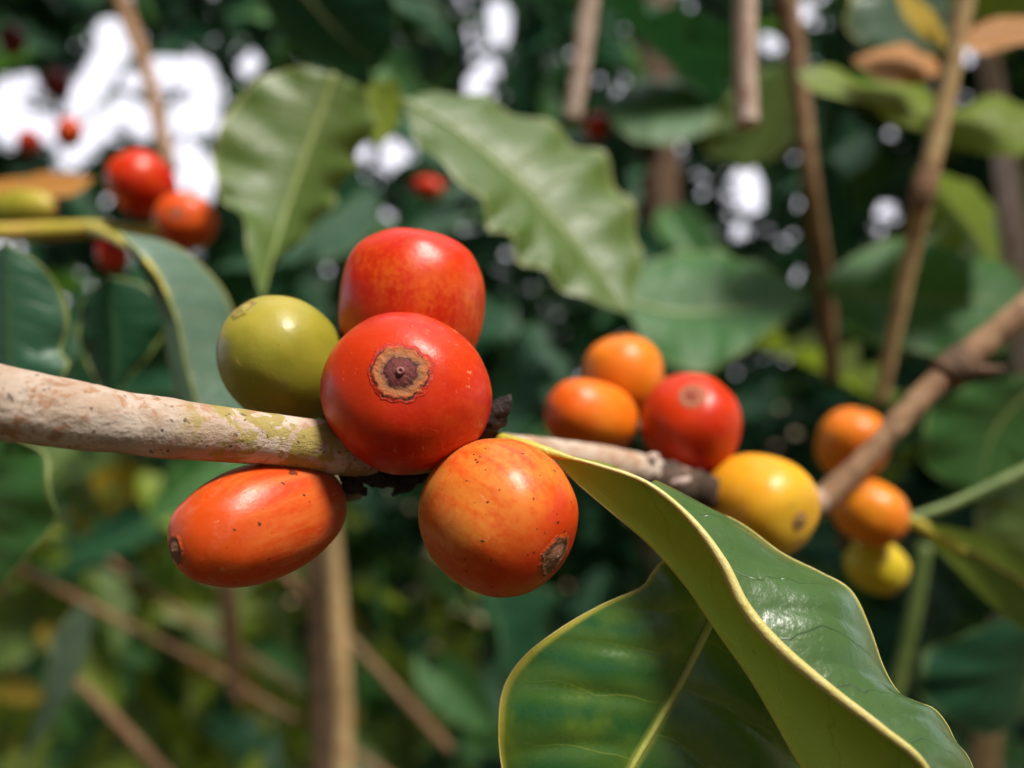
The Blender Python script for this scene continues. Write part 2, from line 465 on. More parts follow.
M['leaf_mid'] = leaf_mat('leaf_mid', (0.036, 0.120, 0.030), (0.060, 0.160, 0.036), (0.10, 0.18, 0.06), (0.18, 0.24, 0.07), spec=0.25, rough=0.5, transl=0.25, mscale=22, wrinkle=0.3, tcol=(0.16, 0.36, 0.03))
M['leaf_bluish'] = leaf_mat('leaf_bluish', (0.022, 0.085, 0.042), (0.034, 0.105, 0.050), (0.06, 0.13, 0.06), (0.22, 0.25, 0.09), spec=0.45, rough=0.42, transl=0.1, mscale=30, wrinkle=0.3, tcol=(0.08, 0.22, 0.04))
M['leaf_olive'] = leaf_mat('leaf_olive', (0.085, 0.150, 0.030), (0.135, 0.190, 0.045), (0.17, 0.23, 0.07), (0.36, 0.38, 0.15), spec=0.4, rough=0.42, transl=0.35, mscale=30, wrinkle=0.4, tcol=(0.26, 0.34, 0.04))
M['leaf_grey'] = leaf_mat('leaf_grey', (0.085, 0.150, 0.100), (0.115, 0.180, 0.120), (0.14, 0.17, 0.09), (0.36, 0.32, 0.07), rough=0.40, transl=0.12, mscale=40, wrinkle=0.4, tcol=(0.15, 0.26, 0.06))  # pale grey of reflected sky is put into the base colour
M['leaf_lime'] = leaf_mat('leaf_lime', (0.19, 0.27, 0.025), (0.25, 0.32, 0.03), (0.28, 0.33, 0.07), (0.34, 0.36, 0.08), rough=0.42, transl=0.5, mscale=25, wrinkle=0.4, tcol=(0.36, 0.48, 0.03))  # bright lime paints in the glow of sunlit, backlit leaves
M['leaf_yellow'] = leaf_mat('leaf_yellow', (0.42, 0.30, 0.022), (0.48, 0.36, 0.03), (0.40, 0.26, 0.04), (0.36, 0.17, 0.03), rough=0.5, transl=0.45, mscale=30, wrinkle=0.4, tcol=(0.60, 0.42, 0.02))
M['leaf_brown'] = leaf_mat('leaf_brown', (0.34, 0.13, 0.014), (0.44, 0.20, 0.018), (0.40, 0.20, 0.04), (0.18, 0.07, 0.03), rough=0.6, transl=0.25, mscale=35, wrinkle=0.6, tcol=(0.45, 0.20, 0.03))

# ground
t = NT('leaf_litter_soil')
ob = t.n('ShaderNodeTexCoord').outputs['Object']
c = t.mix(t.ss(t.noise(ob, 9, 5, .65), .4, .65), (0.09, 0.055, 0.03), (0.16, 0.10, 0.05))
vo = t.vor(ob, 14)
rs = t.n('ShaderNodeSeparateColor'); t.set(rs, 0, vo.outputs['Color'])
c = t.mix(t.math('MULTIPLY', t.math('GREATER_THAN', rs.outputs[0], .55), .8), c, (0.22, 0.13, 0.05))
c = t.mix(t.math('MULTIPLY', t.math('GREATER_THAN', rs.outputs[1], .75), .8), c, (0.07, 0.11, 0.03))
M['soil'] = t.done(t.principled(c, 0.9, t.bump(t.noise(ob, 30, 5, .7), .8, .02)))


# ------------------------------------------------------------------ cherries
def cherry(px, py, d, rx, ry, raxis, sdir, mat, label, group, scar=('scar_soft', 0.2, 'nub_dry'), roll=0.0, e=2.2, seed=1.0, seg=(40, 56),
           stalk=True, stalk_to=None, dip=0.03, mid=0.0, taper=0.0):
    """rx, ry: half widths in pixels across the axis; raxis: half length in pixels along it; sdir: direction of the scar (right, up, towards camera)"""
    k = d / FPX
    a, b, c = rx * k, ry * k, raxis * k
    z = Vector((sdir[0], -sdir[2], sdir[1])).normalized()
    ref = Vector((1, 0, 0)) if abs(z.x) < 0.8 else Vector((0, 0, 1))
    x = (ref - z * ref.dot(z)).normalized()
    y = z.cross(x)
    R = Matrix((x, y, z)).transposed() @ Matrix.Rotation(roll, 3, 'Z')
    cen = P(px, py, d)
    sv = Vector((seed * 7.3, seed * 3.1, seed * 5.7))

    def surf(th, ph):
        s, co = math.sin(th), math.cos(th)
        rr = abs(s) ** (2 / e)
        zz = math.copysign(abs(co) ** (2 / e), co)
        rr *= 1 + taper * zz
        q = Vector((math.cos(ph) * s, math.sin(ph) * s, co))
        w = 1 + 0.040 * noise.noise(q * 1.1 + sv) + 0.014 * noise.noise(q * 2.7 + sv)
        p = Vector((a * rr * math.cos(ph), b * rr * math.sin(ph), c * zz)) * w
        p.z -= c * dip * math.exp(-(th / 0.42) ** 2)
        p.z += c * dip * math.exp(-((math.pi - th) / 0.3) ** 2)
        return p

    nt, npn = seg
    V, F = [surf(0, 0)], []
    for i in range(1, nt):
        th = math.pi * i / nt
        for j in range(npn):
            V.append(surf(th, 2 * math.pi * j / npn))
    V.append(surf(math.pi, 0))
    for j in range(npn):
        F.append((0, 1 + j, 1 + (j + 1) % npn))
        last = 1 + (nt - 2) * npn
        F.append((len(V) - 1, last + (j + 1) % npn, last + j))
    for i in range(nt - 2):
        for j in range(npn):
            q = 1 + i * npn
            F.append((q + j, q + npn + j, q + npn + (j + 1) % npn, q + (j + 1) % npn))
    o = link('coffee_cherry', mesh('coffee_cherry', V, F), M[mat], None, cen)
    o.rotation_euler = R.to_euler()
    tag(o, label, 'coffee cherry', group)
    # scar: a puckered disc seated on the end of the fruit
    sm, sr, nubm = scar
    thmax = sr
    V, F, U = [], [], []
    nr, na = 22, 64
    for i in range(nr + 1):
        rho = i / nr
        for j in range(na):
            ph = 2 * math.pi * j / na
            jag = 1 + 0.13 * noise.noise(Vector((math.cos(ph) * 2.2, math.sin(ph) * 2.2, seed))) + 0.16 * noise.noise(Vector((math.cos(ph) * 5, math.sin(ph) * 6, seed + 4)))
            th = max(1e-4, thmax * rho * jag)
            p = surf(th, ph)
            nrm = Vector((p.x / a ** 2, p.y / b ** 2, max(p.z, 1e-6) / c ** 2)).normalized()
            hgt = 0.004 + 0.009 * math.exp(-((rho - 0.76) / 0.07) ** 2) + 0.006 * (1 - rho) + 0.03 * math.exp(-(rho / 0.36) ** 2) - 0.004 * math.exp(-((rho - 0.5) / 0.08) ** 2)
            hgt += 0.010 * noise.noise(p * 2600) * (0.3 + rho) + 0.006 * math.sin(ph * 23 + 3 * math.sin(ph * 5)) * max(0, rho - .45)
            if rho > 0.86:
                hgt = 0.0035 if i < nr else -0.012
            V.append(p + nrm * hgt * a)
            U.append((rho, j / na))
    for i in range(nr):
        for j in range(na):
            F.append((i * na + j, (i + 1) * na + j, (i + 1) * na + (j + 1) % na, i * na + (j + 1) % na))
    sc = link('calyx_scar', mesh('calyx_scar', V, F, U), M[sm], o)
    # little nub with a hollow in the middle of the scar
    R0 = a * math.sin(thmax) * (0.15 if nubm == 'nub' else 0.12)
    prof = [(1.0, -0.2), (0.95, 0.25), (0.7, 0.6), (0.5, 0.68), (0.34, 0.55), (0.2, 0.2), (0.0, 0.15)]
    V, F = [], []
    zt = surf(0, 0).z + 0.035 * a
    for (r_, h_) in prof:
        for j in range(20):
            ph = 2 * math.pi * j / 20
            V.append(Vector((R0 * r_ * math.cos(ph), R0 * r_ * math.sin(ph), zt + R0 * h_)))
    for i in range(len(prof) - 1):
        for j in range(20):
            F.append((i * 20 + j, i * 20 + (j + 1) % 20, (i + 1) * 20 + (j + 1) % 20, (i + 1) * 20 + j))
    link('style_nub', mesh('style_nub', V, F), M[nubm], sc)
    if stalk:
        z0 = surf(math.pi, 0).z
        path = [Vector((0, 0, z0 + 0.0004)), Vector((0.0002, 0, z0 - 0.0012)), Vector((0.0006, 0.0002, z0 - 0.0028))]
        Vt, Ft, Ut = tube_geo(path, [0.0013, 0.0009, 0.0011], 10, bump=0.15, bfreq=900)
        link('stalk', mesh('stalk', Vt, Ft, Ut), M['stalk'], o)
    return o


G1 = 'cherries of the sharp front cluster'
G2 = 'cherries of the blurred middle cluster'
G3 = 'small cherries under the right branch'
G4 = 'blurred cherries on the yellow twig'
cherry(407, 394, 0.0765, 85, 80, 80, (0.06, 0.27, 0.95), 'red', 'big glossy red cherry facing front with a tan ringed scar', G1,
       scar=('scar_big', 0.35, 'nub'), roll=math.radians(-28), seed=1.2, e=2.12, seg=(64, 96), dip=0.05)
cherry(412, 305, 0.0890, 72, 74, 76, (0.12, 0.98, 0.06), 'scarlet', 'mottled scarlet cherry at the top of the sharp cluster', G1,
       scar=('scar_brown', 0.14, 'nub_dry'), seed=2.3, e=2.35, seg=(64, 96))
cherry(284, 361, 0.0850, 59, 60, 68, (-0.42, 0.72, 0.52), 'green', 'unripe olive green cherry above the pale branch', G1,
       scar=('scar_pale', 0.22, 'nub_pale'), seed=3.1, seg=(64, 96))
cherry(262, 521, 0.0738, 58, 59, 91, (-0.64, -0.16, 0.75), 'orange_red', 'oblong orange red cherry hanging under the pale branch', G1,
       scar=('scar_brown', 0.24, 'nub_dry'), seed=4.4, e=2.15, seg=(64, 96), taper=-0.03)
cherry(498, 515, 0.0740, 77, 76, 79, (0.70, -0.38, 0.58), 'orange', 'round speckled orange cherry with a dark brown scar below right', G1,
       scar=('scar_brown', 0.29, 'nub_dry'), seed=5.2, e=2.1, seg=(64, 96))
cherry(623, 377, 0.1400, 41, 41, 43, (-0.1, 0.95, 0.25), 'amber', 'plain orange cherry behind the other two on the branch top', G2, seed=6.1, scar=('scar_amber', .16, 'nub_dry'))
cherry(591, 417, 0.1270, 37, 37, 50, (-0.88, 0.25, 0.42), 'tangerine', 'oblong reddish orange cherry lying on the branch left of a red one', G2,
       seed=7.1, scar=('scar_brown', .13, 'nub_dry'))
cherry(691, 425, 0.1240, 49, 50, 53, (-0.17, 0.60, 0.78), 'red', 'soft focus red cherry between an orange and a yellow one', G2, seed=8.3, scar=('scar_soft', .27, 'nub'), e=2.2)
cherry(760, 505, 0.1180, 51, 50, 53, (0.42, -0.14, 0.88), 'yellow', 'large golden yellow cherry above the glossy folded leaf', G2, seed=9.7,
       scar=('scar_tan', .14, 'nub_dry'), e=2.5)
cherry(852, 444, 0.1720, 34, 34, 37, (0.1, 0.92, 0.36), 'amber', 'orange cherry half behind the slanting right branch', G3, seed=10.3, scar=('scar_amber', .16, 'nub_dry'))
cherry(870, 512, 0.1600, 32, 32, 36, (0.62, -0.45, 0.6), 'amber', 'orange cherry resting above a lemon yellow one', G3, seed=11.9, scar=('scar_amber', .17, 'nub_dry'))
cherry(876, 565, 0.1660, 27, 27, 31, (0.75, -0.5, 0.3), 'lemon', 'lemon yellow cherry, lowest of the right hand cherries', G3, seed=12.9, scar=('scar_tan', .14, 'nub_dry'))
cherry(141, 184, 0.1950, 31, 31, 33, (-0.3, 0.7, 0.6), 'red', 'blurred bright red cherry in front of the white sky', G4, seed=13.9, scar=('scar_soft', .16, 'nub'))
cherry(186, 221, 0.1850, 30, 28, 28, (0.1, 0.05, 0.95), 'orange_red', 'blurred orange red cherry facing front beside the bright red one', G4, seed=14.9, scar=('scar_soft', .2, 'nub_dry'))
cherry(112, 254, 0.2000, 15, 15, 17, (0.3, -0.9, 0.1), 'red', 'small red cherry peeping out under the yellow twig', G4, seed=15.9, seg=(24, 32))
cherry(22, 210, 0.2200, 20, 15, 36, (0.98, 0.05, 0.1), 'green', 'pale green oblong cherry above the yellow twig at the frame edge', G4, seed=16.9, seg=(24, 32))
G5 = 'far cherries lost in blur'
cherry(29, 142, 0.42, 11, 11, 12, (0.2, 0.8, 0.4), 'red', 'tiny far red cherry against the sky at left', G5, seed=17.9, seg=(20, 28))
cherry(69, 133, 0.40, 12, 12, 15, (0.4, 0.8, 0.3), 'orange_red', 'tiny far orange cherry against the sky gap', G5, seed=18.9, seg=(20, 28))
cherry(597, 126, 0.38, 13, 13, 14, (0.3, -0.6, 0.5), 'red', 'far red cherry below the hanging grey twig', G5, seed=19.9, seg=(20, 28))
cherry(428, 187, 0.40, 10, 10, 17, (0.9, -0.2, 0.3), 'red', 'far red cherry between the two pale olive leaves', G5, seed=20.9, seg=(20, 28))
cherry(12, 40, 0.42, 12, 12, 15, (0.4, 0.8, 0.3), 'dark_red', 'dull dark red cherry in the upper corner of the thicket', G5, seed=21.9, seg=(20, 28))
cherry(56, 84, 0.42, 13, 13, 15, (0.1, 0.8, 0.5), 'dark_red', 'dull dark red cherry left of the brightest sky gap', G5, seed=22.9, seg=(20, 28))


# ------------------------------------------------------------------ branches and twigs
def branch(name, pts, mat, label, cat='branch', group=None, seg=16, bump=0.06, bfreq=250.0, n=None, seed=0.0):
    o = tube(name, pts, M[mat], None, seg=seg, bump=bump, bfreq=bfreq, n=n, seed=seed)
    tag(o, label, cat, group)
    return o


def child_tube(name, parent, pts, mat, seg=12, bump=0.2, bfreq=700.0, n=None, seed=0.0):
    org = ORG[parent.name]
    n = n or max(8, len(pts) * 6)
    sp = spline([(p[0], p[1], p[2] * 2000, p[3]) for p in pts], n)
    path = [P(s[0], s[1], s[2] / 2000) for s in sp]
    rad = [max(1e-5, s[3] / FPX * s[2] / 2000) for s in sp]
    V, F, U = tube_geo(path, rad, seg=seg, bump=bump, bfreq=bfreq, seed=seed)
    return link(name, mesh(name, [v - org for v in V], F, U), M[mat], parent)


TW = 'twigs and stems in the blurred background'
main = branch('coffee_branch', [(-120, 380, .060, 40), (0, 402, .0635, 37), (70, 414, .066, 34), (140, 425, .068, 31), (220, 434, .071, 28), (300, 443, .0745, 25),
                                (340, 449, .077, 26), (372, 452, .080, 25), (410, 452, .084, 20), (480, 450, .092, 18), (560, 457, .100, 17.5), (620, 466, .108, 17), (670, 479, .115, 16),
                                (715, 494, .123, 14), (770, 507, .136, 12), (815, 502, .150, 14)],
              'bark_main', 'pale bark branch with yellow green lichen carrying the sharp front cherries', seg=32, bump=0.05, bfreq=320, n=150)
for pts, s in (([(352, 462, .079, 10), (362, 470, .079, 12), (380, 478, .079, 9), (400, 478, .080, 8), (425, 470, .081, 7)], 1),
               ([(345, 468, .0785, 5), (350, 482, .0785, 9), (360, 490, .0785, 6), (366, 496, .0785, 2)], 2),
               ([(430, 462, .081, 8), (415, 477, .0795, 8), (400, 489, .079, 5), (392, 495, .079, 2)], 3)):
    child_tube('dried_bract', main, pts, 'crust', bump=0.6, bfreq=1300, seed=s * 3.3, seg=16, n=26)
child_tube('dried_bud', main, [(455, 455, .083, 10), (473, 440, .081, 12), (489, 423, .079, 13), (499, 411, .0785, 11), (507, 400, .078, 6), (511, 394, .078, 1)], 'crust', bump=0.35, bfreq=1300, seg=18, n=30, seed=7)
child_tube('node', main, [(640, 472, .1105, 14), (657, 478, .112, 18), (678, 485, .114, 20), (700, 492, .117, 19), (730, 502, .123, 18), (770, 508, .134, 13)], 'node_bark', bump=0.3, bfreq=500, seg=18)
for pts in ([(642, 464, .110, 4), (651, 458, .109, 5), (659, 456, .109, 2)], [(672, 484, .110, 4), (682, 482, .109, 5), (690, 478, .109, 2)]):
    child_tube('bract', main, pts, 'bark_pink', bump=0.25, bfreq=600)

br2 = branch('coffee_branch', [(800, 520, .150, 13), (830, 492, .153, 12), (862, 462, .156, 10.5), (900, 420, .160, 11), (935, 384, .164, 12), (956, 366, .166, 15), (985, 342, .168, 13), (1030, 305, .172, 13),
                               (1120, 228, .185, 16)],
             'bark_brown', 'slim brown branch slanting up to the right past orange cherries', seg=24, bump=0.14, bfreq=230, n=80)
child_tube('node', br2, [(943, 377, .1635, 14), (950, 371, .164, 18), (958, 364, .1645, 18), (966, 357, .165, 15)], 'bark_dark', bump=0.2, bfreq=400)
child_tube('side_stub', br2, [(955, 370, .164, 10), (975, 371, .162, 7), (992, 371, .160, 6), (1003, 369, .160, 4)], 'bark_dark', bump=0.2, bfreq=500)

branch('twig', [(-60, 236, .20, 9), (0, 233, .20, 9), (50, 231, .20, 9), (92, 229, .20, 8), (130, 232, .20, 8), (165, 228, .195, 6)], 'stem_yellow',
       'yellow twig running level below the blurred red cherries', 'twig', TW, bump=0.05)
branch('twig', [(105, -40, .50, 8), (128, 20, .50, 8), (148, 75, .48, 7), (160, 130, .46, 7), (172, 170, .44, 6)], 'bark_brown', 'brown twig crossing the white sky gaps at left', 'twig', TW)
branch('twig', [(594, -30, .24, 9), (588, 10, .24, 10), (580, 70, .24, 10), (572, 122, .24, 9)], 'bark_grey', 'grey hanging twig ending above a far red cherry', 'twig', TW)
stub = branch('twig', [(743, -60, .20, 11), (745, 0, .20, 11), (745, 60, .20, 11), (746, 110, .20, 11.5), (747, 126, .20, 12)], 'bark_pink', 'thick pinkish twig stub hanging from above with a cut end', 'twig', TW)
branch('twig', [(778, -30, .30, 11), (790, 20, .30, 11), (800, 90, .30, 9), (812, 190, .30, 8), (825, 290, .32, 9), (832, 380, .33, 8)], 'bark_brown', 'thin brown twig hanging through the dark gap right of the stub', 'twig', TW)
tan = branch('twig', [(975, -50, .22, 9), (963, 10, .22, 9), (945, 100, .22, 9), (925, 190, .22, 9), (912, 250, .225, 8), (895, 330, .23, 7), (880, 405, .235, 6)], 'bark_tan', 'long tan twig running down beside the right branch', 'twig', TW)
child_tube('node', tan, [(930, 168, .219, 9), (925, 186, .219, 12), (921, 198, .219, 11), (917, 212, .22, 8)], 'bark_brown')
branch('twig', [(985, 40, .40, 9), (1000, 130, .40, 10), (1012, 220, .38, 11), (1020, 310, .38, 12), (1030, 400, .38, 12)], 'bark_pink', 'pale twig standing at the right edge behind the branch', 'twig', TW)
branch('upright_branch', [(310, 480, .70, 8), (315, 560, .70, 9), (318, 640, .70, 10), (322, 800, .70, 10), (322, 1300, .70, 12)], 'bark_dark', 'dark brown upright stem beside the tan stem', 'stem', TW)
branch('upright_branch', [(328, 470, .60, 7), (334, 560, .60, 8), (340, 660, .60, 10), (344, 800, .60, 11), (350, 1400, .52, 18)], 'bark_tan', 'tan upright coffee stem under the oblong cherry', 'stem', TW)
branch('twig', [(0, 560, .60, 6), (60, 590, .64, 3.6), (135, 628, .66, 3.4), (210, 668, .68, 3.6), (270, 705, .70, 3.2), (335, 740, .72, 3), (420, 800, .6, 6)], 'bark_brown', 'brown twig slanting down across the lower left thicket', 'twig', TW)
branch('twig', [(60, 668, .60, 3.5), (95, 698, .60, 4.5), (130, 735, .60, 5), (180, 790, .60, 6)], 'bark_brown', 'brown twig crossing the lower left corner', 'twig', TW)
branch('twig', [(110, 560, .85, 3), (180, 612, .85, 3), (240, 650, .85, 3), (300, 690, .85, 3)], 'bark_brown', 'thin brown twig slanting behind the lower left twigs', 'twig', TW)
branch('twig', [(230, 540, .62, 9), (228, 600, .62, 9), (232, 650, .62, 8), (238, 700, .62, 6)], 'bark_brown', 'short brown upright twig under the oblong cherry', 'twig', TW)
branch('twig', [(270, 560, .80, 4), (310, 600, .80, 4), (360, 650, .80, 4), (450, 750, .80, 5)], 'bark_brown', 'thin brown twig slanting past the tan stem', 'twig', TW)
branch('upright_branch', [(990, 700, .40, 12), (987, 740, .40, 13), (984, 800, .40, 14), (980, 1200, .40, 16)], 'bark_tan', 'tan stem at the bottom right below the dark leaf', 'stem', TW)
branch('twig', [(905, 520, .165, 4.5), (950, 505, .165, 5), (1000, 482, .165, 5.5), (1060, 455, .165, 8)], 'stem_green', 'green twig reaching right from the lemon yellow cherry', 'twig', TW)
branch('twig', [(925, 545, .24, 7), (918, 590, .24, 7), (906, 650, .24, 7), (895, 700, .24, 6)], 'stem_green', 'green upright twig below the right hand cherries', 'twig', TW)
branch('twig', [(10, 262, .13, 5), (6, 300, .13, 5), (3, 370, .13, 5), (-4, 450, .13, 5)], 'bark_pink', 'pale thin twig hanging at the left frame edge', 'twig', TW)
branch('upright_branch', [(640, -200, 1.0, 22), (655, 100, 1.0, 22), (660, 400, 1.0, 24), (668, 1300, 1.0, 28)], 'bark_dark', 'dark coffee stem deep in the shaded thicket', 'stem', TW)


# ------------------------------------------------------------------ leaves drawn by three guide lines (left margin, midrib, right margin)
def leaf(Lp, Mp, Rp, mats, label, d=None, off=(0.004, 0.004), nu=48, nv=9, bulge=(0.06, 0.06), pucker=0.010, nveins=9, kv=1.2, wave=0.0, wfreq=5.0, seed=0.0,
         midrib=None, mr=0.0007, petiole=None, pet_mat='petiole', rim=None, group='coffee leaves with a shape of their own', name='coffee_leaf', droop=0.0, mprof=None):
    """guides: (px, py) or (px, py, depth); Lp, Mp, Rp share the base (first) and the tip (last)"""
    def g3(pts, dd):
        m = len(pts) - 1
        return [(p[0], p[1], (p[2] if len(p) > 2 else d + dd * math.sin(math.pi * min(1, i / m * 1.0)) + droop * (i / m) ** 2) * 2000) for i, p in enumerate(pts)]
    sL, sM, sR = (spline(g3(p, q), nu) for p, q in ((Lp, off[0]), (Mp, 0.0), (Rp, off[1])))
    W = lambda s: P(s[0], s[1], s[2] / 2000)
    cL, cM, cR = [W(s) for s in sL], [W(s) for s in sM], [W(s) for s in sR]
    org = cM[0].copy()
    size = (cM[-1] - cM[0]).length
    V, U, F, MI = [], [], [], []
    for i in range(nu):
        u = i / (nu - 1)
        tan_ = (cM[min(nu - 1, i + 1)] - cM[max(0, i - 1)]).normalized()
        for j in range(-nv, nv + 1):
            tt = abs(j) / nv
            E = cL[i] if j < 0 else cR[i]
            a = E - cM[i]
            nrm = a.cross(tan_)
            if nrm.length > 1e-12:
                nrm.normalize()
            if j < 0:
                nrm = -nrm
            if nrm.y > 0:
                nrm = -nrm      # towards the viewer's side of the leaf
            p = cM[i] + a * tt
            w = a.length
            bl = bulge[0] if j < 0 else bulge[1]
            ph = nveins * u - kv * tt ** 1.25 + (0.43 if j > 0 else 0)
            pk = (abs(((ph + 10) % 1) - 0.5) * 2)
            h = bl * w * math.sin(math.pi * min(1, tt)) - pucker * w * (pk ** 3) * math.sin(math.pi * tt) * 2
            h += wave * w * (0.65 + 0.7 * noise.noise(Vector((u * 4, seed, j * .02)))) * math.sin(wfreq * 2 * math.pi * u + 2.2 * noise.noise(Vector((u * 3.1, seed + 9, .5 if j > 0 else 0))) + seed + (1.3 if j > 0 else 0)) * tt ** 2.2 * math.sin(math.pi * u) ** 0.5
            h += 0.03 * w * noise.noise(p * (2.2 / max(size, 1e-6)) * 3 + Vector((seed, 0, 0))) * tt
            p = p + nrm * h
            V.append(p - org)
            U.append((u, 0.5 + 0.5 * j / nv))
    wd = 2 * nv + 1
    for i in range(nu - 1):
        for j in range(wd - 1):
            F.append((i * wd + j, i * wd + j + 1, (i + 1) * wd + j + 1, (i + 1) * wd + j))
            MI.append(0 if (len(mats) == 1 or j < nv) else 1)
    o = link(name, mesh(name, V, F, U, MI), [M[m] for m in mats], None, org)
    tag(o, label, 'leaf', group)
    ORG[o.name] = org
    if midrib:
        path = [V[i * wd + nv] + Vector((0, -mr * 0.25, 0)) for i in range(nu)]
        rad = [max(mr * 0.12, mr * (mprof(i / (nu - 1)) if mprof else 1 - 0.85 * (i / (nu - 1)) ** 1.2)) for i in range(nu)]
        Vt, Ft, Ut = tube_geo(path, rad, 10)
        link('midrib', mesh('midrib', Vt, Ft, Ut), M[midrib], o)
    if rim:
        for col_, nm in ((0, 'margin'), (wd - 1, 'margin')):
            path = [V[i * wd + col_] for i in range(nu)]
            Vt, Ft, Ut = tube_geo(path, [rim[1] * (0.6 + 0.4 * math.sin(math.pi * i / (nu - 1))) for i in range(nu)], 8)
            link(nm, mesh(nm, Vt, Ft, Ut), M[rim[0]], o)
    if petiole:
        child_tube('petiole', o, petiole, pet_mat, bump=0.05)
    return o


# the folded leaf in front
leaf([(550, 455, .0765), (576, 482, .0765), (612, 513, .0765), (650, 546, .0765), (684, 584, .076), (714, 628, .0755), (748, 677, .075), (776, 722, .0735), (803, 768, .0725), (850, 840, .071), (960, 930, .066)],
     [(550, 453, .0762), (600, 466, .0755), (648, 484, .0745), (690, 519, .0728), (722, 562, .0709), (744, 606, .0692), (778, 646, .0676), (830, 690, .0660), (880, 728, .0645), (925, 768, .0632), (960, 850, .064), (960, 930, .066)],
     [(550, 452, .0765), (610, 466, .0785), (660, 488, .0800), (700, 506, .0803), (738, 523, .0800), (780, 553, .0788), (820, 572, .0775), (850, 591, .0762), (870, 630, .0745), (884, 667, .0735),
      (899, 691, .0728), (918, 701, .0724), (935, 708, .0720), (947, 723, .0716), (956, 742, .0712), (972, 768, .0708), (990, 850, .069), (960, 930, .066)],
     ['leaf_pale_half', 'leaf_gloss'], 'big folded leaf with yellow midrib ridge, glossy on its upper half', nu=150, nv=26, bulge=(0.04, 0.12), pucker=0.013, nveins=9, kv=1.5, wave=0.0, seed=1.0,
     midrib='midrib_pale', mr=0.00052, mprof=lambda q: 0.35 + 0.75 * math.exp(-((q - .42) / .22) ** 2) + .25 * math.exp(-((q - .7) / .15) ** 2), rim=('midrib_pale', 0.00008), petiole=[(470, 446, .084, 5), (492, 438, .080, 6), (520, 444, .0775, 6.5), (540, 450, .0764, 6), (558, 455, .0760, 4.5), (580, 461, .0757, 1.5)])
# the dark leaf behind it
leaf([(728, 566, 0.0822), (706, 553, 0.0802), (668, 558, 0.0787), (652, 572, 0.0782), (640, 588, 0.0780), (600, 606, 0.0777), (560, 628, 0.0772), (526, 655, 0.0767), (505, 686, 0.0760), (499, 720, 0.0755), (502, 768, 0.0749), (520, 850, 0.0737), (560, 940, 0.0737)],
     [(728, 566, 0.0822), (722, 592, 0.0809), (710, 622, 0.0795), (680, 682, 0.0775), (650, 735, 0.0760), (630, 770, 0.0750), (600, 840, 0.0737), (560, 940, 0.0737)],
     [(728, 566, 0.0822), (765, 575, 0.0827), (806, 612, 0.0827), (832, 670, 0.0822), (836, 730, 0.0812), (820, 790, 0.0797), (730, 880, 0.0767), (560, 940, 0.0737)],
     ['leaf_deep'], 'dark green leaf with pale midrib in the lower centre, below the folded leaf', nu=110, nv=20, bulge=(0.09, 0.05), pucker=0.018, nveins=8, kv=1.2, wave=0.03, seed=2.2,
     midrib='midrib_lime', mr=0.00048, rim=('midrib_pale', 0.00007))

LB = 'coffee leaves blurred behind the cherries'
leaf([(335, 74), (296, 67), (256, 82), (226, 116), (213, 158), (221, 196), (244, 222), (250, 258), (262, 300)],
     [(335, 74), (322, 110), (304, 160), (285, 215), (272, 258), (262, 300)],
     [(335, 74), (366, 92), (374, 120), (362, 150), (346, 178), (326, 212), (300, 242), (274, 268), (262, 300)],
     ['leaf_olive'], 'olive leaf hanging tip down above the green cherry', d=.19, off=(-.006, .016), droop=-.03, wave=.14, wfreq=6.5, midrib='midrib_green', mr=.0006, group=LB, seed=3)
leaf([(402, 99), (418, 140), (450, 172), (478, 200), (500, 236), (536, 268), (575, 294), (628, 314)],
     [(402, 99), (455, 130), (512, 176), (560, 226), (598, 272), (628, 314)],
     [(402, 99), (450, 92), (508, 108), (560, 132), (606, 162), (630, 205), (641, 262), (628, 314)],
     ['leaf_olive'], 'pale olive leaf in the upper centre, right of the top scarlet cherry', d=.185, off=(-.014, .018), wave=.14, wfreq=6.5, midrib='midrib_green', mr=.0006, group=LB, seed=4, droop=-.012)
leaf([(118, 232), (134, 258), (150, 288), (163, 322), (168, 362), (186, 412), (226, 470)],
     [(118, 232), (142, 256), (164, 288), (178, 324), (186, 364), (200, 410), (226, 470)],
     [(118, 232), (168, 243), (210, 272), (234, 312), (246, 360), (250, 415), (226, 470)],
     ['leaf_grey'], 'broad grey green leaf hanging behind the pale branch', d=.135, off=(.001, .014), wave=.02, group=LB, seed=5, midrib='midrib_green', mr=.00035,
     petiole=[(90, 228, .195, 6), (104, 233, .170, 5), (122, 243, .145, 4), (146, 261, .135, 3), (164, 288, .135, 2.2), (178, 324, .135, 1.2)])
leaf([(108, 276), (84, 300), (80, 340), (96, 380), (110, 420)], [(108, 276), (112, 310), (116, 350), (114, 390), (110, 420)],
     [(108, 276), (146, 288), (168, 318), (150, 354), (124, 384), (110, 420)], ['leaf_dark'], 'dark leaf with a curled olive rim behind the pale branch', d=.16, wave=.04, group=LB, seed=6, rim=('midrib_green', .0003))
leaf([(4, 244), (-30, 275), (-48, 330), (-40, 390), (10, 440)], [(4, 244), (8, 290), (10, 340), (12, 390), (10, 440)], [(4, 244), (36, 262), (60, 292), (68, 325), (60, 352), (66, 372), (10, 440)],
     ['leaf_bluish'], 'bluish green leaf with pale rim at the left edge above the branch', d=.125, off=(.01, .004), wave=.06, group=LB, seed=7, rim=('midrib_green', .0002))
leaf([(-90, 420), (-100, 500), (-70, 580), (-20, 610)], [(-90, 420), (-40, 470), (-20, 540), (-20, 610)], [(-90, 420), (-10, 425), (40, 455), (54, 500), (46, 535), (10, 575), (-20, 610)],
     ['leaf_mid'], 'green leaf at the left edge below the branch', d=.13, off=(.01, -.006), wave=.06, group=LB, seed=8, rim=('midrib_green', .0002), midrib='midrib_green', mr=.0006)
